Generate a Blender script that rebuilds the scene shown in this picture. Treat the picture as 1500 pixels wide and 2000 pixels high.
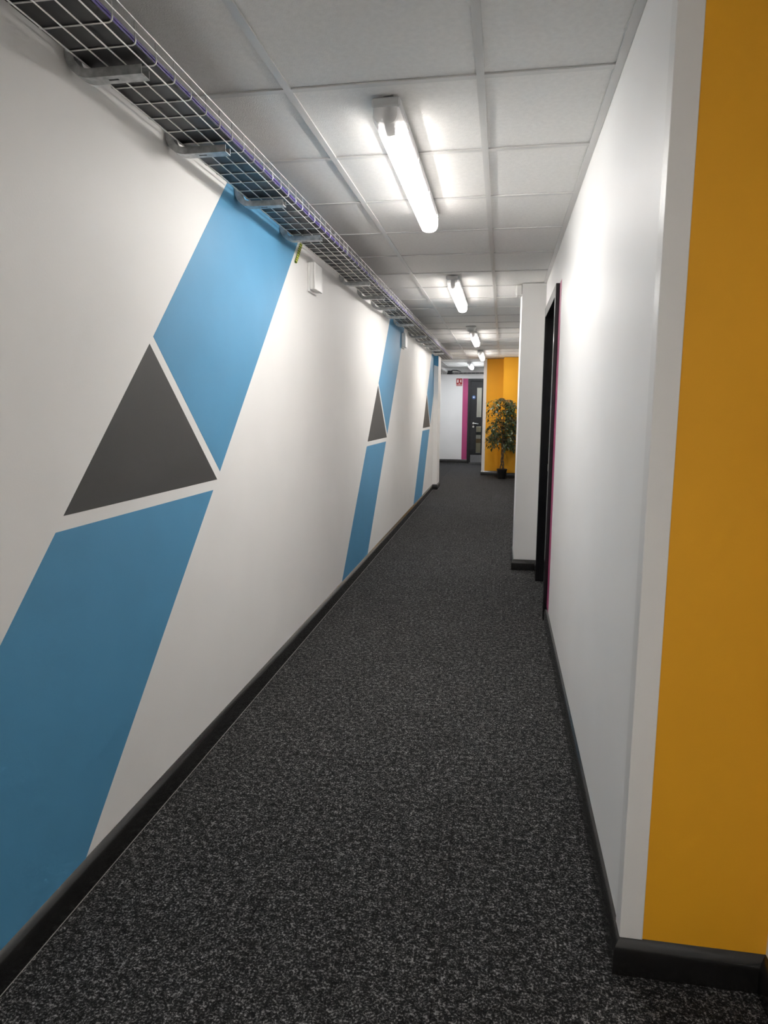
import bpy, math, random
from mathutils import Vector, Matrix

random.seed(11)
scene = bpy.context.scene
col = scene.collection
for o in list(bpy.data.objects):
    bpy.data.objects.remove(o, do_unlink=True)

# ------------------------------------------------------------------ camera
CEIL = 2.33
CAM = Vector((0.094, 0.0, 1.345))
pitch, yaw, roll = math.radians(8.64), math.radians(-9.68), math.radians(0.24)
fwd = Vector((math.sin(yaw) * math.cos(pitch), math.cos(yaw) * math.cos(pitch), -math.sin(pitch)))
rgt = Vector((math.cos(yaw), -math.sin(yaw), 0))
upv = rgt.cross(fwd)
rgt2 = rgt * math.cos(roll) + upv * math.sin(roll)
upv2 = -rgt * math.sin(roll) + upv * math.cos(roll)
cam_d = bpy.data.cameras.new('camera')
cam_d.sensor_fit = 'HORIZONTAL'
cam_d.sensor_width = 36.0
cam_d.lens = 36.0 * 1334.0 / 1500.0
cam_d.clip_start = 0.02
cam = bpy.data.objects.new('camera', cam_d)
col.objects.link(cam)
m = Matrix.Identity(4)
for i in range(3):
    m[i][0], m[i][1], m[i][2], m[i][3] = rgt2[i], upv2[i], -fwd[i], CAM[i]
cam.matrix_world = m
scene.camera = cam

# ------------------------------------------------------------------ world, exposure
world = bpy.data.worlds.new('world')
scene.world = world
world.use_nodes = True
world.node_tree.nodes['Background'].inputs[0].default_value = (0.5, 0.5, 0.5, 1)
world.node_tree.nodes['Background'].inputs[1].default_value = 0.02
vs = scene.view_settings
vs.view_transform = 'Standard'
vs.look = 'None'
vs.gamma = 1.0
vs.use_curve_mapping = False
vs.exposure = 1.1
scene.cycles.use_light_tree = False
scene.cycles.adaptive_threshold = 0.05
scene.cycles.adaptive_min_samples = 16
scene.cycles.max_bounces = 8
LAMP = 215.0           # emission strength of the lit tubes
LAMP_COL = (1.0, 0.965, 0.925)

# ------------------------------------------------------------------ materials
def new_mat(name):
    mt = bpy.data.materials.new(name)
    mt.use_nodes = True
    nt = mt.node_tree
    return mt, nt, nt.nodes['Principled BSDF']

def mat(name, rgb, rough=0.6, metal=0.0, spec=0.5, noise=None, bump=None, coat=0.0):
    """noise=(scale, amount): colour variation; bump=(scale, strength, distance)"""
    mt, nt, p = new_mat(name)
    p.inputs['Roughness'].default_value = rough
    p.inputs['Metallic'].default_value = metal
    p.inputs['Specular IOR Level'].default_value = spec
    p.inputs['Coat Weight'].default_value = coat
    p.inputs['Base Color'].default_value = (*rgb, 1)
    tc = nt.nodes.new('ShaderNodeTexCoord')
    if noise:
        n = nt.nodes.new('ShaderNodeTexNoise'); n.inputs['Scale'].default_value = noise[0]
        n.inputs['Detail'].default_value = 2
        r = nt.nodes.new('ShaderNodeValToRGB')
        a = noise[1]
        r.color_ramp.elements[0].color = (*[c * (1 - a) for c in rgb], 1)
        r.color_ramp.elements[1].color = (*[min(1, c * (1 + a)) for c in rgb], 1)
        r.color_ramp.elements[0].position = 0.3
        r.color_ramp.elements[1].position = 0.7
        nt.links.new(tc.outputs['Object'], n.inputs['Vector'])
        nt.links.new(n.outputs['Fac'], r.inputs['Fac'])
        nt.links.new(r.outputs['Color'], p.inputs['Base Color'])
    if bump:
        n = nt.nodes.new('ShaderNodeTexNoise'); n.inputs['Scale'].default_value = bump[0]
        n.inputs['Detail'].default_value = 1
        b = nt.nodes.new('ShaderNodeBump'); b.inputs['Strength'].default_value = bump[1]
        b.inputs['Distance'].default_value = bump[2]
        nt.links.new(tc.outputs['Object'], n.inputs['Vector'])
        nt.links.new(n.outputs['Fac'], b.inputs['Height'])
        nt.links.new(b.outputs['Normal'], p.inputs['Normal'])
    return mt

WHITE = mat('white_wall_paint', (0.845, 0.83, 0.81), 0.55, noise=(3.0, 0.015), bump=(160, 0.10, 0.002))
WHITE_R = mat('white_satin_wall_paint', (0.86, 0.85, 0.835), 0.48, noise=(2.5, 0.015), bump=(30, 0.06, 0.004))
BLUE = mat('blue_wall_paint', (0.088, 0.30, 0.505), 0.5, noise=(4, 0.03), bump=(160, 0.10, 0.002))
CHAR = mat('charcoal_wall_paint', (0.062, 0.060, 0.058), 0.5, noise=(4, 0.04), bump=(160, 0.10, 0.002))
YEL = mat('yellow_wall_paint', (0.80, 0.385, 0.018), 0.6, spec=0.3, noise=(4, 0.02), bump=(160, 0.10, 0.002))
PINK = mat('magenta_wall_paint', (0.42, 0.05, 0.165), 0.5, noise=(4, 0.03), bump=(160, 0.10, 0.002))
TILE = mat('mineral_ceiling_tile', (0.84, 0.825, 0.80), 0.8, spec=0.2, noise=(60, 0.03), bump=(220, 0.35, 0.003))
GRID = mat('white_enamel_grid', (0.70, 0.69, 0.67), 0.35, noise=(20, 0.01))
PVC = mat('white_plastic', (0.78, 0.77, 0.75), 0.35, noise=(12, 0.01))
PVC_D = mat('pale_grey_plastic', (0.62, 0.62, 0.62), 0.4, noise=(12, 0.02))
SKIRT = mat('black_gloss_skirting', (0.013, 0.0125, 0.012), 0.24, spec=0.6, noise=(15, 0.2), coat=0.25)
BLACK = mat('black_gloss_paint', (0.010, 0.010, 0.012), 0.22, noise=(15, 0.15))
BLACK_M = mat('black_matt_plastic', (0.013, 0.013, 0.014), 0.5, noise=(30, 0.2))
LINER = mat('black_tray_lining', (0.016, 0.016, 0.018), 0.45, noise=(14, 0.25), bump=(18, 0.15, 0.004))
ZINC = mat('bright_zinc_wire', (0.78, 0.77, 0.74), 0.38, metal=0.55, noise=(40, 0.05))
GALV = mat('galvanised_steel', (0.42, 0.43, 0.43), 0.42, metal=0.75, noise=(45, 0.25), bump=(60, 0.1, 0.001))
DARK = mat('dark_void', (0.01, 0.01, 0.01), 0.7, noise=(20, 0.1))
PURPLE = mat('purple_cable_sheath', (0.10, 0.065, 0.32), 0.4, noise=(20, 0.08))
STEEL = mat('satin_stainless_steel', (0.62, 0.62, 0.61), 0.3, metal=0.9, noise=(40, 0.04))
KICK = mat('brushed_kick_plate', (0.24, 0.24, 0.25), 0.4, metal=0.6, noise=(60, 0.1))
RED = mat('red_sign_plastic', (0.36, 0.016, 0.013), 0.4, noise=(20, 0.03))
SIGNW = mat('white_sign_print', (0.85, 0.83, 0.80), 0.45, noise=(20, 0.01))
STICK = mat('blue_sticker_print', (0.05, 0.14, 0.36), 0.4, noise=(20, 0.05))
CAULK = mat('pale_sealant', (0.28, 0.27, 0.25), 0.6, noise=(60, 0.15))
POT = mat('black_plastic_pot', (0.010, 0.010, 0.010), 0.35, noise=(20, 0.2))
SOIL = mat('dark_soil', (0.03, 0.022, 0.015), 0.9, noise=(80, 0.4), bump=(80, 0.6, 0.01))
BARK = mat('brown_bark', (0.13, 0.085, 0.05), 0.8, noise=(60, 0.35), bump=(70, 0.5, 0.004))
BOXM = mat('cream_cardboard', (0.66, 0.60, 0.46), 0.7, noise=(10, 0.05))
BOXB = mat('brown_cardboard', (0.32, 0.22, 0.12), 0.7, noise=(10, 0.08))

def carpet_mat():
    mt, nt, p = new_mat('charcoal_carpet')
    L = nt.links.new
    tc = nt.nodes.new('ShaderNodeTexCoord')
    oi = nt.nodes.new('ShaderNodeObjectInfo')
    add = nt.nodes.new('ShaderNodeVectorMath'); add.operation = 'ADD'
    L(tc.outputs['Object'], add.inputs[0]); L(oi.outputs['Location'], add.inputs[1])
    n1 = nt.nodes.new('ShaderNodeTexNoise'); n1.inputs['Scale'].default_value = 170
    n1.inputs['Detail'].default_value = 3; n1.inputs['Roughness'].default_value = 0.75
    n3 = nt.nodes.new('ShaderNodeTexNoise'); n3.inputs['Scale'].default_value = 52
    n3.inputs['Detail'].default_value = 4; n3.inputs['Roughness'].default_value = 0.8
    n2 = nt.nodes.new('ShaderNodeTexNoise'); n2.inputs['Scale'].default_value = 9
    n2.inputs['Detail'].default_value = 3
    for nn in (n1, n2, n3): L(add.outputs[0], nn.inputs['Vector'])
    av = nt.nodes.new('ShaderNodeMix'); av.data_type = 'FLOAT'; av.inputs['Factor'].default_value = 0.42
    L(n1.outputs['Fac'], av.inputs[2]); L(n3.outputs['Fac'], av.inputs[3])
    r1 = nt.nodes.new('ShaderNodeValToRGB')
    e = r1.color_ramp.elements
    e[0].position = 0.44; e[0].color = (0.007, 0.007, 0.0073, 1)
    e[1].position = 0.62; e[1].color = (0.30, 0.295, 0.29, 1)
    k = e.new(0.52); k.color = (0.028, 0.0278, 0.028, 1)
    L(av.outputs[0], r1.inputs['Fac'])
    mr = nt.nodes.new('ShaderNodeMapRange')
    mr.inputs['From Min'].default_value = 0.3; mr.inputs['From Max'].default_value = 0.7
    mr.inputs['To Min'].default_value = 0.82; mr.inputs['To Max'].default_value = 1.18
    L(n2.outputs['Fac'], mr.inputs['Value'])
    rv = nt.nodes.new('ShaderNodeMapRange')
    rv.inputs['To Min'].default_value = 0.95; rv.inputs['To Max'].default_value = 1.05
    L(oi.outputs['Random'], rv.inputs['Value'])
    mu = nt.nodes.new('ShaderNodeMath'); mu.operation = 'MULTIPLY'
    L(mr.outputs[0], mu.inputs[0]); L(rv.outputs[0], mu.inputs[1])
    sc = nt.nodes.new('ShaderNodeVectorMath'); sc.operation = 'SCALE'
    L(r1.outputs['Color'], sc.inputs[0]); L(mu.outputs[0], sc.inputs['Scale'])
    L(sc.outputs[0], p.inputs['Base Color'])
    p.inputs['Roughness'].default_value = 0.95
    p.inputs['Specular IOR Level'].default_value = 0.15
    b = nt.nodes.new('ShaderNodeBump'); b.inputs['Strength'].default_value = 0.5; b.inputs['Distance'].default_value = 0.003
    L(n1.outputs['Fac'], b.inputs['Height']); L(b.outputs['Normal'], p.inputs['Normal'])
    return mt
CARPET = carpet_mat()

def lamp_mat(name, colr, strength, led=False):
    mt, nt, p = new_mat(name)
    p.inputs['Base Color'].default_value = (0.9, 0.9, 0.9, 1)
    p.inputs['Roughness'].default_value = 0.4
    n = nt.nodes.new('ShaderNodeTexNoise'); n.inputs['Scale'].default_value = 2.0
    tc = nt.nodes.new('ShaderNodeTexCoord')
    r = nt.nodes.new('ShaderNodeValToRGB')
    r.color_ramp.elements[0].color = (*[c * 0.97 for c in colr], 1)
    r.color_ramp.elements[1].color = (*colr, 1)
    nt.links.new(tc.outputs['Object'], n.inputs['Vector'])
    nt.links.new(n.outputs['Fac'], r.inputs['Fac'])
    nt.links.new(r.outputs['Color'], p.inputs['Emission Color'])
    p.inputs['Emission Strength'].default_value = strength
    if led:   # LED tube: the diodes face down, the metal back of the tube stays dark
        g = nt.nodes.new('ShaderNodeNewGeometry'); sx = nt.nodes.new('ShaderNodeSeparateXYZ')
        mr = nt.nodes.new('ShaderNodeMapRange')
        mr.inputs['From Min'].default_value = -0.28; mr.inputs['From Max'].default_value = -1.0
        mr.inputs['To Min'].default_value = 0.0; mr.inputs['To Max'].default_value = strength
        nt.links.new(g.outputs['Normal'], sx.inputs[0]); nt.links.new(sx.outputs['Z'], mr.inputs['Value'])
        nt.links.new(mr.outputs[0], p.inputs['Emission Strength'])
    return mt

def cover_mat(name, colr, strength, clear):
    """thin prismatic cover: lets most of the tube's light straight through and glows a little itself"""
    mt = bpy.data.materials.new(name); mt.use_nodes = True
    nt = mt.node_tree; nt.nodes.clear()
    o = nt.nodes.new('ShaderNodeOutputMaterial'); mx = nt.nodes.new('ShaderNodeMixShader')
    t = nt.nodes.new('ShaderNodeBsdfTransparent'); d = nt.nodes.new('ShaderNodeBsdfPrincipled')
    d.inputs['Base Color'].default_value = (0.82, 0.81, 0.80, 1); d.inputs['Roughness'].default_value = 0.3
    d.inputs['Emission Color'].default_value = (*colr, 1); d.inputs['Emission Strength'].default_value = strength
    n = nt.nodes.new('ShaderNodeTexNoise'); n.inputs['Scale'].default_value = 8
    r = nt.nodes.new('ShaderNodeMapRange'); r.inputs['To Min'].default_value = 1 - clear - 0.03; r.inputs['To Max'].default_value = 1 - clear + 0.03
    nt.links.new(n.outputs['Fac'], r.inputs['Value']); nt.links.new(r.outputs[0], mx.inputs[0])
    nt.links.new(t.outputs[0], mx.inputs[1]); nt.links.new(d.outputs[0], mx.inputs[2]); nt.links.new(mx.outputs[0], o.inputs[0])
    return mt
TUBE = lamp_mat('lit_tube', LAMP_COL, LAMP, True)
TUBE_COOL = lamp_mat('lit_tube_cool', (0.87, 0.93, 1.0), LAMP, True)
TUBE_REAR = lamp_mat('lit_tube_rear', LAMP_COL, LAMP * 1.4, True)
SHINE = cover_mat('glowing_cover', LAMP_COL, 1.5, 0.6)
SHINE_COOL = cover_mat('glowing_cover_cool', (0.85, 0.92, 1.0), 1.5, 0.6)
for mm in (SHINE, SHINE_COOL): mm.cycles.emission_sampling = 'NONE'
COVER = cover_mat('unlit_cover', (1, 1, 1), 0.0, 0.45)

def glass_mat():
    mt = bpy.data.materials.new('clear_glass'); mt.use_nodes = True
    nt = mt.node_tree; nt.nodes.clear()
    o = nt.nodes.new('ShaderNodeOutputMaterial'); mx = nt.nodes.new('ShaderNodeMixShader')
    t = nt.nodes.new('ShaderNodeBsdfTransparent'); g = nt.nodes.new('ShaderNodeBsdfGlossy')
    f = nt.nodes.new('ShaderNodeFresnel'); f.inputs['IOR'].default_value = 1.45
    n = nt.nodes.new('ShaderNodeTexNoise'); n.inputs['Scale'].default_value = 3
    r = nt.nodes.new('ShaderNodeMapRange'); r.inputs['To Min'].default_value = 0.02; r.inputs['To Max'].default_value = 0.06
    nt.links.new(n.outputs['Fac'], r.inputs['Value']); nt.links.new(r.outputs[0], g.inputs['Roughness'])
    t.inputs[0].default_value = (0.93, 0.96, 0.94, 1)
    nt.links.new(f.outputs[0], mx.inputs[0]); nt.links.new(t.outputs[0], mx.inputs[1]); nt.links.new(g.outputs[0], mx.inputs[2])
    nt.links.new(mx.outputs[0], o.inputs[0])
    return mt
GLASS = glass_mat()

def leaf_mat():
    mt, nt, p = new_mat('ficus_leaf')
    tc = nt.nodes.new('ShaderNodeTexCoord')
    n = nt.nodes.new('ShaderNodeTexNoise'); n.inputs['Scale'].default_value = 28; n.inputs['Detail'].default_value = 2
    r = nt.nodes.new('ShaderNodeValToRGB')
    e = r.color_ramp.elements
    e[0].position = 0.32; e[0].color = (0.012, 0.020, 0.008, 1)
    e[1].position = 0.72; e[1].color = (0.17, 0.25, 0.10, 1)
    k = e.new(0.55); k.color = (0.028, 0.066, 0.018, 1)
    nt.links.new(tc.outputs['Object'], n.inputs['Vector']); nt.links.new(n.outputs['Fac'], r.inputs['Fac'])
    nt.links.new(r.outputs['Color'], p.inputs['Base Color'])
    p.inputs['Roughness'].default_value = 0.35
    return mt
LEAF = leaf_mat()

def stripe_wire_mat():
    mt, nt, p = new_mat('green_yellow_earth_sheath')
    tc = nt.nodes.new('ShaderNodeTexCoord')
    w = nt.nodes.new('ShaderNodeTexWave'); w.wave_type = 'BANDS'; w.bands_direction = 'DIAGONAL'
    w.inputs['Scale'].default_value = 26
    r = nt.nodes.new('ShaderNodeValToRGB'); r.color_ramp.interpolation = 'CONSTANT'
    r.color_ramp.elements[0].color = (0.68, 0.66, 0.12, 1)
    r.color_ramp.elements[1].color = (0.14, 0.22, 0.04, 1); r.color_ramp.elements[1].position = 0.55
    nt.links.new(tc.outputs['Object'], w.inputs['Vector']); nt.links.new(w.outputs['Fac'], r.inputs['Fac'])
    nt.links.new(r.outputs['Color'], p.inputs['Base Color'])
    return mt
EARTH = stripe_wire_mat()

# ------------------------------------------------------------------ mesh helpers
class MB:
    def __init__(s):
        s.v = []; s.f = []
    def add(s, vs_, fs_):
        k = len(s.v); s.v += [tuple(p) for p in vs_]; s.f += [tuple(i + k for i in f) for f in fs_]
        return s
    def box(s, x0, x1, y0, y1, z0, z1):
        return s.add([(x0, y0, z0), (x1, y0, z0), (x1, y1, z0), (x0, y1, z0), (x0, y0, z1), (x1, y0, z1), (x1, y1, z1), (x0, y1, z1)],
                     [(0, 3, 2, 1), (4, 5, 6, 7), (0, 1, 5, 4), (1, 2, 6, 5), (2, 3, 7, 6), (3, 0, 4, 7)])
    def cbox(s, x0, x1, y0, y1, z0, z1, c):
        """box with chamfered edges (all 12)"""
        xs, ys, zs = (x0, x1), (y0, y1), (z0, z1)
        vs_ = []; idx = {}
        for i in (0, 1):
            for j in (0, 1):
                for k in (0, 1):
                    dx, dy, dz = (c if i == 0 else -c), (c if j == 0 else -c), (c if k == 0 else -c)
                    idx[i, j, k, 'x'] = len(vs_); vs_.append((xs[i], ys[j] + dy, zs[k] + dz))
                    idx[i, j, k, 'y'] = len(vs_); vs_.append((xs[i] + dx, ys[j], zs[k] + dz))
                    idx[i, j, k, 'z'] = len(vs_); vs_.append((xs[i] + dx, ys[j] + dy, zs[k]))
        F = []
        def q(*a): F.append(tuple(idx[t] for t in a))
        for i in (0, 1): q((i, 0, 0, 'x'), (i, 1, 0, 'x'), (i, 1, 1, 'x'), (i, 0, 1, 'x'))
        for j in (0, 1): q((0, j, 0, 'y'), (1, j, 0, 'y'), (1, j, 1, 'y'), (0, j, 1, 'y'))
        for k in (0, 1): q((0, 0, k, 'z'), (1, 0, k, 'z'), (1, 1, k, 'z'), (0, 1, k, 'z'))
        for i in (0, 1):
            for j in (0, 1): q((i, j, 0, 'x'), (i, j, 1, 'x'), (i, j, 1, 'y'), (i, j, 0, 'y'))
        for i in (0, 1):
            for k in (0, 1): q((i, 0, k, 'x'), (i, 1, k, 'x'), (i, 1, k, 'z'), (i, 0, k, 'z'))
        for j in (0, 1):
            for k in (0, 1): q((0, j, k, 'y'), (1, j, k, 'y'), (1, j, k, 'z'), (0, j, k, 'z'))
        for i in (0, 1):
            for j in (0, 1):
                for k in (0, 1): q((i, j, k, 'x'), (i, j, k, 'y'), (i, j, k, 'z'))
        return s.add(vs_, F)
    def prism(s, poly, axis, a, b):
        """extrude a polygon of (u,v) along axis 'x','y' or 'z' from a to b"""
        n = len(poly)
        def P(u, v, w):
            return {'x': (w, u, v), 'y': (u, w, v), 'z': (u, v, w)}[axis]
        vs_ = [P(u, v, a) for u, v in poly] + [P(u, v, b) for u, v in poly]
        fs_ = [tuple(range(n - 1, -1, -1)), tuple(range(n, 2 * n))]
        fs_ += [(i, (i + 1) % n, n + (i + 1) % n, n + i) for i in range(n)]
        return s.add(vs_, fs_)
    def tube(s, pts, r, seg=8, r_end=None, caps=True):
        pts = [Vector(p) for p in pts]
        n = len(pts); rings = []
        prev = None
        for i, p in enumerate(pts):
            t = (pts[min(i + 1, n - 1)] - pts[max(i - 1, 0)]).normalized()
            if prev is None:
                a = Vector((0, 0, 1)) if abs(t.z) < 0.9 else Vector((1, 0, 0))
                u = t.cross(a).normalized()
            else:
                u = (prev - t * prev.dot(t)).normalized()
            prev = u
            w = t.cross(u)
            rr = r if r_end is None else r + (r_end - r) * i / max(1, n - 1)
            rings.append([p + (u * math.cos(2 * math.pi * k / seg) + w * math.sin(2 * math.pi * k / seg)) * rr for k in range(seg)])
        vs_ = [v for rg in rings for v in rg]; fs_ = []
        for i in range(n - 1):
            for k in range(seg):
                fs_.append((i * seg + k, i * seg + (k + 1) % seg, (i + 1) * seg + (k + 1) % seg, (i + 1) * seg + k))
        if caps:
            fs_.append(tuple(range(seg - 1, -1, -1))); fs_.append(tuple((n - 1) * seg + k for k in range(seg)))
        return s.add(vs_, fs_)
    def lathe(s, prof, cx, cy, seg=24):
        vs_ = []; fs_ = []; n = len(prof)
        for k in range(seg):
            a = 2 * math.pi * k / seg
            for r, z in prof: vs_.append((cx + r * math.cos(a), cy + r * math.sin(a), z))
        for k in range(seg):
            for i in range(n - 1):
                k2 = (k + 1) % seg
                fs_.append((k * n + i, k2 * n + i, k2 * n + i + 1, k * n + i + 1))
        return s.add(vs_, fs_)
    def loft(s, rings):
        n = len(rings[0]); vs_ = [v for r in rings for v in r]; fs_ = []
        for i in range(len(rings) - 1):
            for k in range(n):
                fs_.append((i * n + k, i * n + (k + 1) % n, (i + 1) * n + (k + 1) % n, (i + 1) * n + k))
        fs_.append(tuple(range(n - 1, -1, -1))); fs_.append(tuple((len(rings) - 1) * n + k for k in range(n)))
        return s.add(vs_, fs_)
    def mesh(s, name):
        me = bpy.data.meshes.new(name)
        me.from_pydata(s.v, [], s.f)
        import bmesh
        bm = bmesh.new(); bm.from_mesh(me)
        bmesh.ops.recalc_face_normals(bm, faces=bm.faces)
        bm.to_mesh(me); bm.free()
        return me
    def build(s, name, material, parent=None, smooth=False, loc=None):
        """verts are in the space of the parent (or world); loc moves the origin there"""
        if loc is not None:
            L = Vector(loc); s.v = [tuple(Vector(v) - L) for v in s.v]
        me = s.mesh(name); me.materials.append(material)
        if smooth:
            for p in me.polygons: p.use_smooth = True
            try: me.set_sharp_from_angle(angle=math.radians(40))
            except Exception: pass
        return link(name, me, parent, loc)

def link(name, me, parent=None, loc=None):
    o = bpy.data.objects.new(name, me)
    col.objects.link(o)
    if parent is not None: o.parent = parent
    if loc is not None: o.location = loc
    return o

def tag(o, label=None, cat=None, group=None, kind=None):
    if label: o['label'] = label
    if cat: o['category'] = cat
    if group: o['group'] = group
    if kind: o['kind'] = kind
    return o

def struct(o, label, cat):
    return tag(o, label, cat, kind='structure')

def empty(name, loc, label, cat, group=None, kind=None):
    o = bpy.data.objects.new(name, None)
    o.empty_display_size = 0.05
    col.objects.link(o); o.location = loc
    return tag(o, label, cat, group, kind)

# ------------------------------------------------------------------ key planes
XL = -1.025      # left wall with the mural
XR = 0.413       # right wall near
XS = 0.737       # side wall next to the near yellow return
YN = 1.55        # near yellow return
Y0 = -2.55       # wall behind the camera
YP = 5.75        # pillar front
YE = 11.35       # end of mural wall / pier front
XLF = -1.47      # set-back left wall beyond the pier
YB = 17.15       # back wall
XRF = 0.55
YA, YB2 = 14.1, 13.72   # stepped far yellow wall
XA, XAB = -0.290, 0.10
PX1 = -0.952             # corridor face of the narrow pier

# ------------------------------------------------------------------ floor with carpet tiles
floor = MB().box(-1.65, 0.95, Y0 - 0.1, 18.9, -0.05, -0.006).build('floor', DARK)
struct(floor, 'charcoal speckled carpet floor running down the corridor', 'floor')
tile_cache = {}
def carpet_tile(x0, x1, y0, y1):
    w, d = round(x1 - x0, 4), round(y1 - y0, 4)
    if (w, d) not in tile_cache:
        g = 0.0006
        mb = MB().prism([(g, g), (w - g, g), (w - g, d - g), (g, d - g)], 'z', -0.006, 0.0)
        me = mb.mesh('carpet_tile'); me.materials.append(CARPET); tile_cache[(w, d)] = me
    link('carpet_tile', tile_cache[(w, d)], floor, (x0, y0, 0))
ys = [1.943 + 0.5 * k for k in range(-9, 31)]
ys = [Y0] + [y for y in ys if Y0 + 0.05 < y < YB + 0.1 - 0.05] + [YB + 0.1]
for a, b in zip(ys[:-1], ys[1:]):
    xs = [-1.04, -0.525, -0.025, 0.475]
    if b > YE: xs = [-1.525] + [-1.025] + xs[1:]
    if a < YN: xs = xs[:-1] + [0.475, 0.76]
    elif a > 6.0: xs = xs[:-1] + [0.475, 0.57]
    for c, d in zip(xs[:-1], xs[1:]): carpet_tile(c, d, a, b)

# ------------------------------------------------------------------ ceiling: slab, grid and tiles
ceiling = MB().box(-1.65, 0.95, Y0 - 0.1, 18.9, CEIL + 0.03, CEIL + 0.08).build('ceiling', TILE)
struct(ceiling, 'suspended ceiling of square white mineral tiles in a white grid', 'ceiling')
rows = [2.242 + 0.6 * k for k in range(-8, 26)]
rows = [Y0] + [r for r in rows if Y0 + 0.03 < r < YB - 0.03] + [YB]
ctile = {}
def ceiling_tile(x0, x1, y0, y1):
    w, d = round(x1 - x0, 4), round(y1 - y0, 4)
    if (w, d) not in ctile:
        g, c = 0.004, 0.002
        z0, z1 = CEIL + 0.006, CEIL + 0.02
        mb = MB().loft([[(g + c, g + c, z0), (w - g - c, g + c, z0), (w - g - c, d - g - c, z0), (g + c, d - g - c, z0)],
                        [(g, g, z0 + c), (w - g, g, z0 + c), (w - g, d - g, z0 + c), (g, d - g, z0 + c)],
                        [(g, g, z1), (w - g, g, z1), (w - g, d - g, z1), (g, d - g, z1)]])
        me = mb.mesh('ceiling_tile'); me.materials.append(TILE); ctile[(w, d)] = me
    link('ceiling_tile', ctile[(w, d)], ceiling, (x0, y0, 0))
cbar = {}
def cross_bar(x0, x1, y):
    w = round(x1 - x0, 4)
    if w not in cbar:
        h = 0.012
        mb = MB().box(0, w, -h, h, CEIL + 0.0005, CEIL + 0.005).box(0, w, -0.001, 0.001, CEIL + 0.005, CEIL + 0.03)
        me = mb.mesh('grid_bar'); me.materials.append(GRID); cbar[w] = me
    link('grid_bar', cbar[w], ceiling, (x0, y, 0))
def main_bar(x, y0, y1):
    MB().box(-0.012, 0.012, 0, y1 - y0, CEIL, CEIL + 0.005).box(-0.001, 0.001, 0, y1 - y0, CEIL + 0.005, CEIL + 0.03) \
        .build('grid_bar', GRID, ceiling).location = (x, y0, 0)
def cols_at(y):
    left = [XL, -0.6] if y < YE else [XLF, -1.2, -0.6]
    right = [0.0, XR] if YN < y < YP else ([0.0, 0.6, XS] if y <= YN else [0.0, XRF])
    return left + right
for a, b in zip(rows[:-1], rows[1:]):
    c = cols_at(0.5 * (a + b))
    for x0, x1 in zip(c[:-1], c[1:]):
        ceiling_tile(x0, x1, a, b)
        if b < YB: cross_bar(x0 + 0.012, x1 - 0.012, b)
main_bar(-0.6, Y0, YB); main_bar(0.0, Y0, YB); main_bar(-1.2, YE + 0.5, YB)
def wall_angle(x0, x1, y0, y1):
    MB().box(x0, x1, y0, y1, CEIL - 0.001, CEIL + 0.004).build('wall_angle', GRID, ceiling)
wall_angle(XR - 0.026, XR - 0.001, YN, YP - 0.001)
wall_angle(XL + 0.001, XL + 0.026, Y0, YE - 0.001)
wall_angle(XLF + 0.001, XLF + 0.026, YE + 0.5, YB - 0.001)
wall_angle(XLF + 0.03, XA, YB - 0.026, YB - 0.001)

# ------------------------------------------------------------------ walls
T = 0.12
wall_left = MB().box(XL - T, XL, Y0, YE, 0, CEIL).build('wall_left', WHITE)
struct(wall_left, 'long white left wall painted with blue and charcoal shapes', 'wall')
MB().box(XLF - T, XLF, YE, YB, 0, CEIL).build('wall_left_far', WHITE)
struct(bpy.data.objects['wall_left_far'], 'white set-back wall beyond the end of the mural wall', 'wall')
pier = MB().box(XLF, XL, YE, YE + 0.45, 0, CEIL).box(XL, PX1, YE, YE + 0.45, 0, 2.192).build('wall_pier', WHITE)
struct(pier, 'narrow white pier closing the far end of the mural wall', 'wall')
MB().prism([(XL + 0.001, 2.045), (PX1 - 0.0005, 2.02), (PX1 - 0.0005, 2.192), (XL + 0.001, 2.192)], 'y', YE - 0.0015, YE).build('painted_band', BLUE, pier)

wr = MB().box(XR, XR + 0.15, YN + 0.05, 4.40, 0, CEIL).box(XR, XR + 0.15, 4.40, 5.41, 2.055, CEIL).box(XR, XR + 0.15, 5.41, YP, 0, CEIL).build('wall_right', WHITE_R)
struct(wr, 'smooth white right wall with a satin sheen', 'wall')
pil = MB().box(0.225, 0.70, YP, YP + 0.55, 0, CEIL).build('wall_pillar', WHITE_R)
struct(pil, 'white square pillar jutting into the corridor on the right', 'wall')
wrf = MB().box(XRF, XRF + 0.15, YP + 0.55, YB2, 0, CEIL).build('wall_right_far', WHITE)
struct(wrf, 'white wall behind the right pillar', 'wall')
wy = MB().box(XR, XS, YN, YN + 0.05, 0, CEIL).build('wall_yellow_near', YEL)
struct(wy, 'yellow wall end at the right edge of the picture', 'wall')
ws = MB().box(XS, XS + T, Y0, YN + 0.05, 0, CEIL).build('wall_side', WHITE)
struct(ws, 'pale wall beside the near yellow wall end', 'wall')
wb0 = MB().box(XL - T, XS + T, Y0 - 0.1, Y0, 0, CEIL).build('wall_front', WHITE)
struct(wb0, 'white wall closing the corridor behind the viewer', 'wall')
wyc = MB().box(XA, XAB, YA + 0.05, YB, 0, CEIL).box(XAB + 0.05, XRF + 0.15, YB2 + 0.05, YB, 0, CEIL).build('wall_core', WHITE)
struct(wyc, 'white side wall behind the corner of the far yellow wall', 'wall')
wyf = MB().box(XA, XAB, YA, YA + 0.05, 0, CEIL).box(XAB, XRF + 0.15, YB2, YB2 + 0.05, 0, CEIL).box(XAB, XAB + 0.05, YB2 + 0.05, YA, 0, CEIL).build('wall_yellow_far', YEL)
struct(wyf, 'stepped yellow wall behind the potted tree', 'wall')
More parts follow.
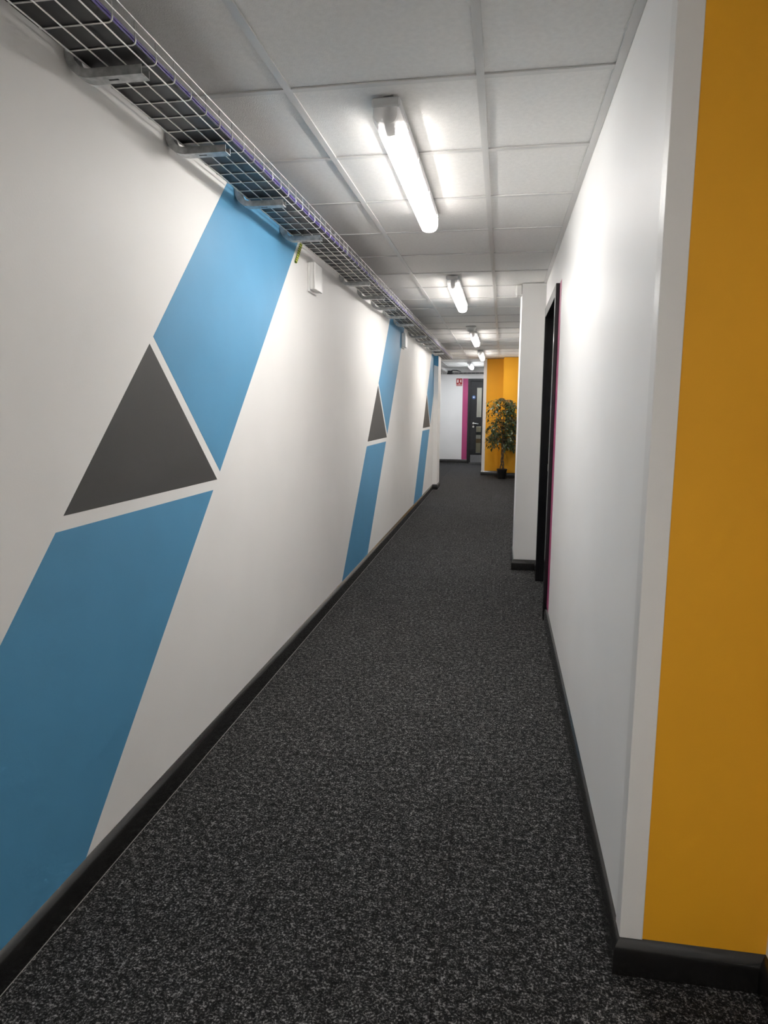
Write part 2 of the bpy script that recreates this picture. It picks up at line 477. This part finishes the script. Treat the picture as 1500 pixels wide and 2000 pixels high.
# back wall with a door opening  x -0.70 .. 0.18
DX0, DX1, DH = -0.70, 0.17, 2.02
wb = MB().box(XLF - T, DX0, YB, YB + T, 0, CEIL).box(DX0, DX1, YB, YB + T, DH, CEIL).box(DX1, 0.7, YB, YB + T, 0, CEIL).build('wall_back', WHITE)
struct(wb, 'pale white back wall at the far end of the corridor', 'wall')
MB().box(-0.878, -0.748, YB - 0.0012, YB, 0.09, 2.075).build('painted_stripe', PINK, wb)['label'] = 'magenta painted stripe beside the door'
# storeroom shell behind the glazed door
st = MB().box(-1.6, 0.7, 18.7, 18.8, 0, CEIL).build('wall_storeroom', WHITE)
struct(st, 'pale storeroom wall seen through the door glass', 'wall')
MB().box(-1.6, -1.5, YB + T, 18.7, 0, CEIL).box(0.6, 0.7, YB + T, 18.7, 0, CEIL).build('wall_storeroom_sides', WHITE)
struct(bpy.data.objects['wall_storeroom_sides'], 'side walls of the room behind the glazed door', 'wall')

# ---- mural on the left wall, repeated every 4.125 m
def clip(poly, f):
    out = []
    for i, p in enumerate(poly):
        q = poly[(i + 1) % len(poly)]; a, b = f(p), f(q)
        if a >= 0: out.append(p)
        if a * b < 0:
            t = a / (a - b); out.append((p[0] + t * (q[0] - p[0]), p[1] + t * (q[1] - p[1])))
    return out
def paint(name, poly, material, label):
    poly = clip(poly, lambda p: YE - 0.0005 - p[0])
    MB().prism(poly, 'x', XL, XL + 0.0007).build(name, material, wall_left)['label'] = label
for k, nm in enumerate(('nearest', 'middle', 'farthest')):
    o = 4.125 * k
    paint('painted_stripe', [(0.617 + o, 0.088), (1.588 + o, 0.088), (2.535 + o, 1.022), (1.556 + o, 1.026)], BLUE, 'lower blue stripe of the %s motif' % nm)
    paint('painted_triangle', [(1.592 + o, 1.064), (2.576 + o, 1.060), (2.083 + o, 1.546)], CHAR, 'charcoal triangle of the %s motif' % nm)
    paint('painted_stripe', [(2.109 + o, 1.571), (2.606 + o, 1.090), (3.842 + o, CEIL), (2.858 + o, CEIL)], BLUE, 'upper blue stripe of the %s motif' % nm)
MB().box(XR - 0.0008, XR, 4.22, 4.36, 0.085, 2.09).build('painted_stripe', PINK, wr)['label'] = 'magenta painted stripe beside the black door frame'

# ---- skirting boards
PROF = [(0.0, 0.0), (0.018, 0.0), (0.018, 0.056), (0.0165, 0.065), (0.0125, 0.075), (0.007, 0.083), (0.0, 0.089)]
def skirting(name, path, side, label, caulk=False, mat_=None):
    """path in xy; side=+1 room on the right of travel, -1 on the left"""
    n = len(path); P = [Vector(p) for p in path]; rings = []
    nrm = []
    for a, b in zip(P[:-1], P[1:]):
        t = (b - a).normalized(); nrm.append(Vector((t.y, -t.x)) * side)
    def off(i, d):
        if i == 0: return P[0] + nrm[0] * d
        if i == n - 1: return P[-1] + nrm[-1] * d
        a, b = nrm[i - 1], nrm[i]
        return P[i] + (a + b) * (d / (1 + a.dot(b)))
    for i in range(n):
        rings.append([(*off(i, d), z) for d, z in PROF])
    o = MB().loft(rings).build(name, mat_ or SKIRT, None, smooth=True)
    struct(o, label, 'skirting')
    if caulk:
        pts = []
        for i in range(n): 
            q = off(i, 0.0185); pts.append((q.x, q.y, 0.001))
        MB().tube(pts, 0.0012, 6).build('sealant_bead', CAULK, o)
    return o
skirting('baseboard_left', [(XL, Y0), (XL, YE), (PX1, YE), (PX1, YE + 0.45), (XLF, YE + 0.45), (XLF, YB), (-0.748, YB)], 1,
         'glossy black skirting along the left mural wall', caulk=True)
skirting('baseboard_right', [(XS, Y0), (XS, YN), (XR, YN), (XR, 4.36)], -1, 'glossy black skirting along the right wall and yellow wall end')
skirting('baseboard_pillar', [(XR, 5.45), (XR, YP), (0.225, YP), (0.225, YP + 0.55), (XRF, YP + 0.55), (XRF, YB2), (XAB, YB2), (XAB, YA), (XA, YA), (XA, YB)], -1,
         'black skirting around the pillar and the far yellow wall')

# ---- corner trims
def corner_trim(name, x, y, wx, wy, label, z0=0.089, th=0.004):
    sx = 1 if wx > 0 else -1
    poly = [(x - sx * th, y - th), (x + wx, y - th), (x + wx, y), (x, y), (x, y + wy), (x - sx * th, y + wy)]
    o = MB().prism(poly, 'z', z0, CEIL - 0.002).build(name, PVC)
    md = o.modifiers.new('bevel', 'BEVEL'); md.width = 0.0025; md.segments = 3; md.limit_method = 'ANGLE'
    struct(o, label, 'trim')
corner_trim('trim_1', XR, YN, 0.049, 0.05, 'white plastic angle covering the corner beside the near yellow wall')
corner_trim('trim_2', XA, YA, 0.06, 0.05, 'white corner strip on the far yellow wall')

# ------------------------------------------------------------------ door in the right wall
d1 = empty('door_1', (XR, 4.9, 0), 'glossy black framed door set in the right wall before the pillar', 'door', kind='structure')
def D1(mb, name, material=BLACK, parent=d1, smooth=False):
    mb.v = [(x - XR, y - 4.9, z) for x, y, z in mb.v]
    return mb.build(name, material, parent, smooth)
for nm, (ya, yb, yc, yd) in (('near', (4.36, 4.43, 4.40, 4.43)), ('far', (5.38, 5.45, 5.38, 5.41))):
    D1(MB().cbox(0.390, XR, ya, yb, 0, 2.09, 0.002), 'architrave')
    D1(MB().box(XR, XR + 0.15, yc, yd, 0, 2.055), 'jamb')
D1(MB().cbox(0.390, XR, 4.431, 5.379, 2.022, 2.09, 0.002), 'head_architrave')
D1(MB().box(XR, XR + 0.15, 4.43, 5.38, 2.025, 2.055), 'head_jamb')
for ya, yb in ((4.43, 4.445), (5.365, 5.38)): D1(MB().box(0.455, 0.475, ya, yb, 0, 2.025), 'door_stop')
leaf1 = D1(MB().cbox(0.478, 0.522, 4.433, 5.377, 0.006, 2.02, 0.002), 'door_leaf')
hb = MB().tube([(0.478, 4.53, 1.0), (0.430, 4.53, 1.0), (0.424, 4.54, 1.0), (0.424, 4.65, 1.0)], 0.009, 10)
D1(hb, 'lever_handle', STEEL, leaf1, True)
D1(MB().box(0.4725, 0.478, 4.505, 4.555, 0.93, 1.07), 'handle_plate', STEEL, leaf1)
D1(MB().box(0.3885, 0.390, 4.424, 4.430, 0.955, 1.0), 'latch_keeper', STEEL)

# ------------------------------------------------------------------ glazed door in the back wall
d2 = empty('door_2', (DX0, YB, 0), 'black glazed door with steel handle at the far end', 'door', kind='structure')
def D2(mb, name, material=BLACK_M, parent=d2, smooth=False):
    mb.v = [(x - DX0, y - YB, z) for x, y, z in mb.v]
    return mb.build(name, material, parent, smooth)
yf = YB - 0.022
D2(MB().cbox(-0.746, -0.690, yf, YB, 0, 2.07, 0.003), 'architrave')
D2(MB().cbox(DX1 - 0.01, DX1 + 0.046, yf, YB, 0, 2.07, 0.003), 'architrave')
D2(MB().cbox(-0.689, DX1 - 0.011, yf, YB, 2.01, 2.07, 0.003), 'head_architrave')
# leaf as rails and stiles around two panes
lx0, lx1, gy0, gy1 = -0.698, 0.168, YB + 0.012, YB + 0.056
gx0, gx1 = -0.528, -0.412
leaf2 = D2(MB().box(lx0, gx0, gy0, gy1, 0.008, 2.016).box(gx1, lx1, gy0, gy1, 0.008, 2.016)
           .box(gx0, gx1, gy0, gy1, 0.008, 0.25).box(gx0, gx1, gy0, gy1, 0.91, 1.135).box(gx0, gx1, gy0, gy1, 1.85, 2.016), 'door_leaf')
for za, zb in ((0.25, 0.91), (1.135, 1.85)):
    D2(MB().box(gx0, gx1, YB + 0.03, YB + 0.036, za, zb), 'glass_pane', GLASS, leaf2)
hx, hz = -0.60, 0.985
D2(MB().tube([(hx, gy0, hz), (hx, gy0 - 0.05, hz), (hx + 0.012, gy0 - 0.056, hz), (hx + 0.125, gy0 - 0.056, hz - 0.012)], 0.011, 10), 'lever_handle', STEEL, leaf2, True)
def disc(mb, cx, cz, y0, y1, r, n=24):
    return mb.prism([(cx + r * math.cos(2 * math.pi * i / n), cz + r * math.sin(2 * math.pi * i / n)) for i in range(n)], 'y', y0, y1)
D2(disc(MB(), hx, hz, gy0 - 0.008, gy0, 0.026), 'handle_rose', STEEL, leaf2)
D2(disc(MB(), hx, hz - 0.083, gy0 - 0.008, gy0, 0.025), 'lock_rose', STEEL, leaf2)
D2(disc(MB(), -0.604, 1.62, gy0 - 0.0015, gy0, 0.045), 'round_sticker', STICK, leaf2)
D2(disc(MB(), -0.604, 1.62, gy0 - 0.0022, gy0 - 0.0015, 0.018), 'sticker_mark', SIGNW, leaf2)
D2(MB().box(-0.66, 0.13, gy0 - 0.002, gy0, 0.02, 0.205), 'kick_plate', KICK, leaf2)
D2(MB().box(-0.69, 0.16, YB - 0.02, YB + 0.07, 0.0, 0.007), 'threshold_strip', STEEL)

# storeroom: lamp, shelving and boxes seen through the panes
sl = empty('ceiling_light', (-0.5, 17.95, CEIL), 'lamp on the ceiling of the room behind the glazed door', 'light')
MB().cbox(-0.3, 0.3, -0.05, 0.05, -0.03, 0.03, 0.005).build('housing', PVC, sl)
MB().cbox(-0.28, 0.28, -0.045, 0.045, -0.06, -0.03, 0.008).build('diffuser', lamp_mat('lit_panel', LAMP_COL, 14.0), sl)
for i, (x0, x1, z0, z1, mt, lb) in enumerate([
        (-0.60, -0.36, 0.0, 0.20, PVC_D, 'grey carton on the floor under the stack behind the door glass'),
        (-0.59, -0.37, 0.201, 0.45, BOXM, 'wide cream carton low in the stack behind the door glass'),
        (-0.58, -0.38, 0.451, 0.56, BOXB, 'brown carton in the middle of the stack behind the door glass'),
        (-0.575, -0.39, 0.561, 0.66, SIGNW, 'white carton above the brown one behind the door glass'),
        (-0.57, -0.40, 0.661, 0.74, BLACK_M, 'dark carton near the top of the stack behind the door glass'),
        (-0.56, -0.40, 0.741, 0.87, BOXM, 'small cream carton on top of the stack behind the door glass')]):
    cx = (x0 + x1) / 2
    b = MB().cbox(x0, x1, 18.2, 18.4, z0, z1, 0.004)
    b.build('carton', mt, None, loc=(cx, 18.3, z0))
    o = [q for q in bpy.data.objects if q.name.startswith('carton') and 'label' not in q][0]
    tag(o, lb, 'carton')

# ------------------------------------------------------------------ red sign on the back wall
sg = empty('wall_sign', (-0.965, YB, 1.89), 'small red safety sign with white symbols beside the magenta stripe', 'sign')
def SG(mb, name, material):
    mb.v = [(x + 0.965 - 0.965, y, z) for x, y, z in mb.v]
    return mb.build(name, material, sg)
SG(MB().cbox(-0.075, 0.075, -0.004, 0, 0, 0.188, 0.001), 'plate', SIGNW)
SG(MB().box(-0.074, 0.074, -0.005, -0.004, 0.034, 0.186), 'red_field', RED)
SG(MB().box(-0.074, 0.074, -0.005, -0.004, 0.004, 0.024), 'red_band', RED)
SG(MB().prism([(-0.055, 0.085), (-0.05, 0.15), (-0.038, 0.165), (-0.022, 0.155), (-0.020, 0.085)], 'y', -0.0056, -0.005), 'white_symbol', SIGNW)
SG(MB().prism([(0.022, 0.095), (0.024, 0.15), (0.048, 0.158), (0.044, 0.12), (0.052, 0.095)], 'y', -0.0056, -0.005), 'white_symbol', SIGNW)
SG(MB().prism([(-0.022, 0.050), (0.022, 0.050), (0.010, 0.062), (-0.010, 0.062)], 'y', -0.0056, -0.005), 'white_symbol', SIGNW)

# ------------------------------------------------------------------ ceiling lights
def strip_light(x, y, label, group, tube, shine, L=1.38, E=0.12):
    r = empty('strip_light', (x, y, CEIL), label, 'light', group)
    hs = MB().cbox(-0.047, 0.047, 0.0, L, -0.032, -0.0015, 0.006).build('housing', PVC_D, r)
    def ring(yy, s):
        pts = [(-0.044, -0.033), (-0.0445, -0.056), (-0.042, -0.070), (-0.035, -0.083), (-0.021, -0.091), (0.0, -0.094),
               (0.021, -0.091), (0.035, -0.083), (0.042, -0.070), (0.0445, -0.056), (0.044, -0.033)]
        return [(px * s, yy, -0.033 + (pz + 0.033) * s) for px, pz in pts]
    df = MB().loft([ring(E, 1), ring(L - 0.03, 1), ring(L - 0.008, 0.9), ring(L, 0.7)]).build('diffuser', shine, r, True)
    MB().loft([ring(-0.002, 0.86), ring(0.010, 0.985), ring(E - 0.0008, 0.985)]).build('end_section', COVER, r, True)
    MB().tube([(0, E + 0.012, TUBE_Z), (0, L - 0.05, TUBE_Z)], 0.013, 12).build('light_tube', tube, df, True)
    MB().loft([[(-0.016, E - 0.07, -0.034), (0.016, E - 0.07, -0.034), (0.016, E - 0.07, -0.055), (-0.016, E - 0.07, -0.055)],
               [(-0.014, E - 0.004, -0.034), (0.014, E - 0.004, -0.034), (0.014, E - 0.004, -0.078), (-0.014, E - 0.004, -0.078)]]).build('lampholder', PVC, hs)
    for yy in (0.16, 0.5, 0.9, 1.28):
        for s in (-1, 1):
            MB().box(s * 0.0475 - 0.003, s * 0.0475 + 0.003, yy - 0.012, yy + 0.012, -0.044, -0.024).build('clip', PVC_D, hs)
    return r
TUBE_Z = -0.046
strip_light(-0.302, -1.75, 'strip light on the ceiling behind the viewer', 'corridor strip lights', TUBE_REAR, SHINE)
strip_light(-0.302, 2.32, 'nearest and largest lit strip light on the ceiling', 'corridor strip lights', TUBE, SHINE)
strip_light(-0.302, 5.32, 'second lit ceiling strip light from the front', 'corridor strip lights', TUBE, SHINE)
strip_light(-0.302, 9.00, 'third lit ceiling strip light, just behind the round detector', 'corridor strip lights', TUBE, SHINE)
strip_light(-0.302, 12.02, 'fourth lit ceiling strip light, beside the top of the yellow wall', 'corridor strip lights', TUBE, SHINE)
strip_light(-0.63, 15.05, 'farthest lit strip light, left of the row near the back wall', 'corridor strip lights', TUBE_COOL, SHINE_COOL)

sd = empty('smoke_detector', (-0.31, 8.62, CEIL), 'small white round detector on a square plate before the third light', 'detector')
MB().cbox(-0.062, 0.062, -0.062, 0.062, -0.014, -0.001, 0.003).build('base_plate', PVC, sd)
MB().lathe([(0.0, -0.062), (0.026, -0.061), (0.040, -0.054), (0.046, -0.042), (0.048, -0.030), (0.052, -0.026), (0.054, -0.014)], 0, 0, 24).build('dome', PVC, sd, True)
MB().lathe([(0.0385, -0.0565), (0.0475, -0.044), (0.0485, -0.036), (0.040, -0.036)], 0, 0, 24).build('vent_ring', PVC_D, sd, True)

# ------------------------------------------------------------------ wire cable trays
RW = 0.0019
def wire_tray(loc, rot, length, width, label, n0=0.05, step=0.1, joint=None):
    """runs along local +y; x from -width (inner) to 0 (outer); z=0 is the underside"""
    r = empty('cable_tray', loc, label, 'cable tray')
    r.rotation_euler = (0, 0, rot)
    H = 0.056
    for i in range(4):
        x = -0.020 - 0.05 * i
        MB().tube([(x, 0, 0), (x, length, 0)], RW, 6).build('long_wire', ZINC, r, True)
    for x, z in ((RW * 2, 0.030), (RW * 2, H), (-width - RW * 2, 0.030), (-width - RW * 2, H)):
        MB().tube([(x, 0, z), (x, length, z)], RW, 6).build('long_wire', ZINC, r, True)
    c = 0.008
    u = [(0, 0, H), (0, 0, RW * 2 + c), (-c * 0.3, 0, RW * 2 + c * 0.3), (-c, 0, RW * 2), (-width + c, 0, RW * 2), (-width + c * 0.3, 0, RW * 2 + c * 0.3), (-width, 0, RW * 2 + c), (-width, 0, H)]
    me = MB().tube(u, RW, 6).mesh('cross_wire'); me.materials.append(ZINC)
    for p in me.polygons: p.use_smooth = True
    y = n0
    while y < length - 0.01:
        link('cross_wire', me, r, (0, y, 0)); y += step
    # black lining lying on the wires
    lin = []
    N = int(length / 0.15)
    for i in range(N + 1):
        yy = length * i / N
        w = 0.004 * math.sin(yy * 3.1) + 0.003 * math.sin(yy * 7.7)
        lin.append([(-width + 0.007 + w, yy, 0.0062), (-0.004, yy, 0.0062), (-0.004, yy, 0.0095), (-width + 0.007 + w, yy, 0.0095)])
    MB().loft(lin).build('lining', LINER, r)
    return r
TX, TZ = -0.795, 2.197
tr1 = wire_tray((TX, 0.0, TZ), 0, 12.40, 0.185, 'long silver wire cable tray with black lining along the mural wall', n0=0.055)
link('cross_wire', [c for c in tr1.children if c.name.startswith('cross_wire')][0].data, tr1, (0, 3.93, 0))
tr2 = wire_tray((-1.23, 11.95, TZ - 0.005), 0, 4.93, 0.2, 'short wire tray seen past the pier, running to the back wall')
tr3 = wire_tray((-1.42, 16.93, TZ - 0.02), -math.pi / 2, 1.07, 0.185, 'wire tray fixed across the back wall above the door')
MB().cbox(0.014, 0.03, 0.17, 0.30, -0.012, 0.075, 0.004).build('end_coupler', BLACK_M, tr3)
MB().tube([(-0.02, 0.22, 0.05), (-0.02, 0.30, 0.085), (-0.02, 0.40, 0.080), (-0.02, 0.5, 0.05)], 0.012, 8).build('loose_cable', BLACK_M, tr3, True)
MB().tube([(-0.012, 0.25, 0.022), (-0.012, 1.05, 0.022)], 0.011, 8).build('black_conduit', BLACK_M, tr3, True)

# purple cables lying along the outer edge of the long tray
offs = [(-0.0085, 0.0140), (-0.0075, 0.0232), (-0.0185, 0.0140), (-0.0185, 0.0232)]
for i, (dx, dz) in enumerate(offs):
    pts = []
    for k in range(84):
        yy = -0.0 + 12.38 * k / 83
        pts.append((dx + 0.0012 * math.sin(yy * 1.3 + i), yy, dz + 0.0009 * math.sin(yy * 1.9 + 2 * i)))
    o = MB().tube(pts, 0.0034, 6).build('data_cable', PURPLE, None, True)
    o.location = (TX, 0, TZ)
    tag(o, 'purple data cable running along the open edge of the long wire tray', 'cable', 'purple cables in the long tray')

# ------------------------------------------------------------------ galvanised brackets under the long tray
def bracket_meshes():
    path = []
    xw, zb, R = -1.0235, 2.166, 0.066
    path.append((xw, 2.30)); path.append((xw, zb + R))
    for k in range(1, 9):
        a = math.pi / 2 * k / 8
        path.append((xw + R * (1 - math.cos(a)), zb + R * (1 - math.sin(a))))
    path.append((-0.815, zb))
    W, Dp, t = 0.041, 0.022, 0.0028
    rings = []
    for i, (x, z) in enumerate(path):
        x0, z0 = path[max(i - 1, 0)]; x1, z1 = path[min(i + 1, len(path) - 1)]
        tx, tz = x1 - x0, z1 - z0; l = math.hypot(tx, tz); tx /= l; tz /= l
        nx, nz = -tz, tx
        prof = [(-W / 2, Dp), (-W / 2, 0), (W / 2, 0), (W / 2, Dp), (W / 2 - t, Dp), (W / 2 - t, t), (-W / 2 + t, t), (-W / 2 + t, Dp)]
        rings.append([(x + nx * d, y, z + nz * d) for y, d in prof])
    arm = MB().loft(rings)
    slot = MB().box(-0.915, -0.888, -0.0035, 0.0035, zb - 0.0004, zb + 0.0004)
    bolt = MB().lathe([(0.0, zb + 0.009), (0.006, zb + 0.009), (0.007, zb + 0.003)], -0.94, 0, 10)
    return arm, slot, bolt
arm, slot, bolt = bracket_meshes()
base = Vector((XL, 0, 2.165))
def local(mb): 
    mb.v = [tuple(Vector(v) - base) for v in mb.v]; return mb
am = local(arm).mesh('channel_arm'); am.materials.append(GALV)
sm = local(slot).mesh('slot'); sm.materials.append(DARK)
bm_ = local(bolt).mesh('bolt'); bm_.materials.append(STEEL)
by = [1.735, 2.265, 2.86, 3.45, 4.72, 5.315, 5.88, 6.46, 7.08, 8.22, 8.86, 9.46, 10.12, 10.75]
nth = ['first', 'second', 'third', 'fourth', 'fifth', 'sixth', 'seventh', 'eighth', 'ninth', 'tenth', 'eleventh', 'twelfth', 'thirteenth', 'fourteenth']
extra = ['', ', at the left edge of the blue stripe', ', in front of the nearest blue stripe', ', at the right edge of the blue stripe']
for i, y in enumerate(by):
    r = empty('tray_bracket', (XL, y, 2.165), 'curved galvanised bracket under the long wire tray, %s from the front%s' % (nth[i], ''), 'bracket', 'brackets of the long tray')
    link('channel_arm', am, r); link('slot', sm, r); link('bolt', bm_, r)
    b2 = link('bolt', bm_, r, (0.045, 0, 0))

# ------------------------------------------------------------------ small fittings
def wall_box(y0, y1, z0, z1, label):
    r = empty('junction_box', (XL, (y0 + y1) / 2, z0), label, 'junction box', 'white boxes under the long tray')
    h = (y1 - y0) / 2
    MB().cbox(0.0008, 0.012, -h, h, -0.012, z1 - z0, 0.002).build('back_plate', PVC, r)
    MB().cbox(0.012, 0.034, -h + 0.004, h - 0.004, 0.0, z1 - z0, 0.003).build('body', PVC, r)
    MB().cbox(0.034, 0.045, -h + 0.001, h - 0.001, -0.002, z1 - z0, 0.003).build('cover', PVC, r)
    return r
wall_box(3.93, 4.09, 2.018, 2.168, 'white box on the wall right of the nearest blue stripe')
wall_box(7.66, 7.82, 2.015, 2.168, 'white box on the wall right of the middle blue stripe')
ew = MB().tube([(XL + 0.012, 3.775, 2.235), (XL + 0.010, 3.74, 2.19), (XL + 0.009, 3.70, 2.14), (XL + 0.0085, 3.675, 2.115)], 0.008, 8).build('earth_wire', EARTH, None, True)
tag(ew, 'short green and yellow earth wire hanging beside the nearest blue stripe', 'wire')
ps = empty('alarm_box', (0.225, 5.83, 2.24), 'small white box high on the side of the pillar', 'alarm box')
MB().cbox(-0.046, -0.001, -0.05, 0.05, 0.005, 0.085, 0.005).build('body', PVC, ps)
MB().cbox(-0.052, -0.046, -0.04, 0.04, 0.012, 0.06, 0.002).build('cover', PVC, ps)

# ------------------------------------------------------------------ potted ficus tree
PX, PY = 0.122, 13.42
pl = empty('potted_tree', (PX, PY, 0), 'leafy green tree with braided trunk in a black pot by the yellow wall', 'plant')
MB().lathe([(0.0, 0.004), (0.068, 0.004), (0.072, 0.0), (0.078, 0.012), (0.094, 0.165), (0.100, 0.168), (0.101, 0.190), (0.094, 0.192), (0.088, 0.172), (0.086, 0.165)], 0, 0, 28).build('pot', POT, pl, True)
MB().lathe([(0.0, 0.172), (0.05, 0.170), (0.0875, 0.166)], 0, 0, 24).build('soil', SOIL, pl, True)
tk = MB()
for j in range(3):
    pts = []
    for i in range(26):
        z = 0.16 + 0.62 * i / 25
        a = 2 * math.pi * (j / 3 + 1.5 * (i / 25))
        rr = 0.019 + 0.022 * max(0, (0.40 - z) / 0.24) ** 1.4
        pts.append((rr * math.cos(a), rr * math.sin(a), z))
    tk.tube(pts, 0.0125, 7, 0.010)
trunk = tk.build('trunk', BARK, pl, True)
br = MB(); lf = MB()
rnd = random.Random(5)
def leaf(mb, p, d, ln, wd):
    d = d.normalized()
    s = d.cross(Vector((rnd.uniform(-.4, .4), rnd.uniform(-.4, .4), 1))).normalized()
    n = s.cross(d).normalized()
    a = p; b = p + d * ln * 0.45; c = p + d * ln - Vector((0, 0, ln * 0.12))
    l = b + s * wd - n * wd * 0.35; r_ = b - s * wd - n * wd * 0.35
    mb.add([a, l, c, b, r_], [(0, 1, 3), (1, 2, 3), (0, 3, 4), (3, 2, 4)])
def twig(p0, d0, ln, droop, nl):
    pts = [p0]; d = d0.normalized(); p = p0
    for i in range(7):
        d = (d + Vector((rnd.uniform(-.16, .16), rnd.uniform(-.16, .16), -droop))).normalized()
        p = p + d * ln / 7
        if PY + p.y > YB2 - 0.04: p.y = YB2 - 0.04 - PY
        p.x = max(-0.30, min(p.x, XRF - 0.13 - PX))
        pts.append(p)
    br.tube(pts, 0.0045, 5, 0.0012)
    for k in range(nl):
        t = 0.25 + 0.75 * k / max(1, nl - 1); f = t * 7; i = min(6, int(f)); q = pts[i].lerp(pts[i + 1], f - i)
        dd = (pts[i + 1] - pts[i]).normalized()
        sd_ = Vector((rnd.uniform(-1, 1), rnd.uniform(-1, 1), rnd.uniform(-.9, .25)))
        dl = dd * 0.5 + sd_
        q2 = q + dl.normalized() * 0.012
        if PY + q2.y > YB2 - 0.09: dl.y = -abs(dl.y)
        if PX + q2.x > XRF - 0.13: dl.x = -abs(dl.x)
        leaf(lf, q2, dl, rnd.uniform(0.05, 0.075), rnd.uniform(0.011, 0.017))
for j in range(3):
    a = 2.1 * j
    main = [Vector((0.012 * math.cos(a), 0.012 * math.sin(a), 0.76))]
    for i in range(8):
        q = main[-1] + Vector((0.012 * math.cos(a + 0.4 * i), 0.009 * math.sin(a + 0.5 * i), 0.092))
        main.append(q)
    br.tube(main, 0.010, 6, 0.003)
    for i in range(len(main)):
        z = main[i].z
        for q in range(6):
            b = rnd.uniform(0, 2 * math.pi)
            d = Vector((math.cos(b) * 1.0 + 0.12, math.sin(b) * 0.7 - 0.1, rnd.uniform(0.15, 0.75)))
            side_left = d.x < 0
            ln = rnd.uniform(0.26, 0.42)
            if z > 1.30: ln *= 0.85
            if side_left and 1.18 < z < 1.32 and rnd.random() < 0.75: continue
            twig(main[i], d, ln, rnd.uniform(0.16, 0.30), rnd.randint(10, 14))
for k in range(12):   # low drooping twigs around the bare trunk
    b = rnd.uniform(0, 2 * math.pi)
    twig(Vector((0, 0, rnd.uniform(0.66, 0.80))), Vector((math.cos(b), math.sin(b) * 0.7 - 0.1, 0.1)), rnd.uniform(0.18, 0.30), 0.2, 9)
br.build('branches', BARK, pl, True)
fo = lf.build('foliage', LEAF, pl)
fo['kind'] = 'stuff'
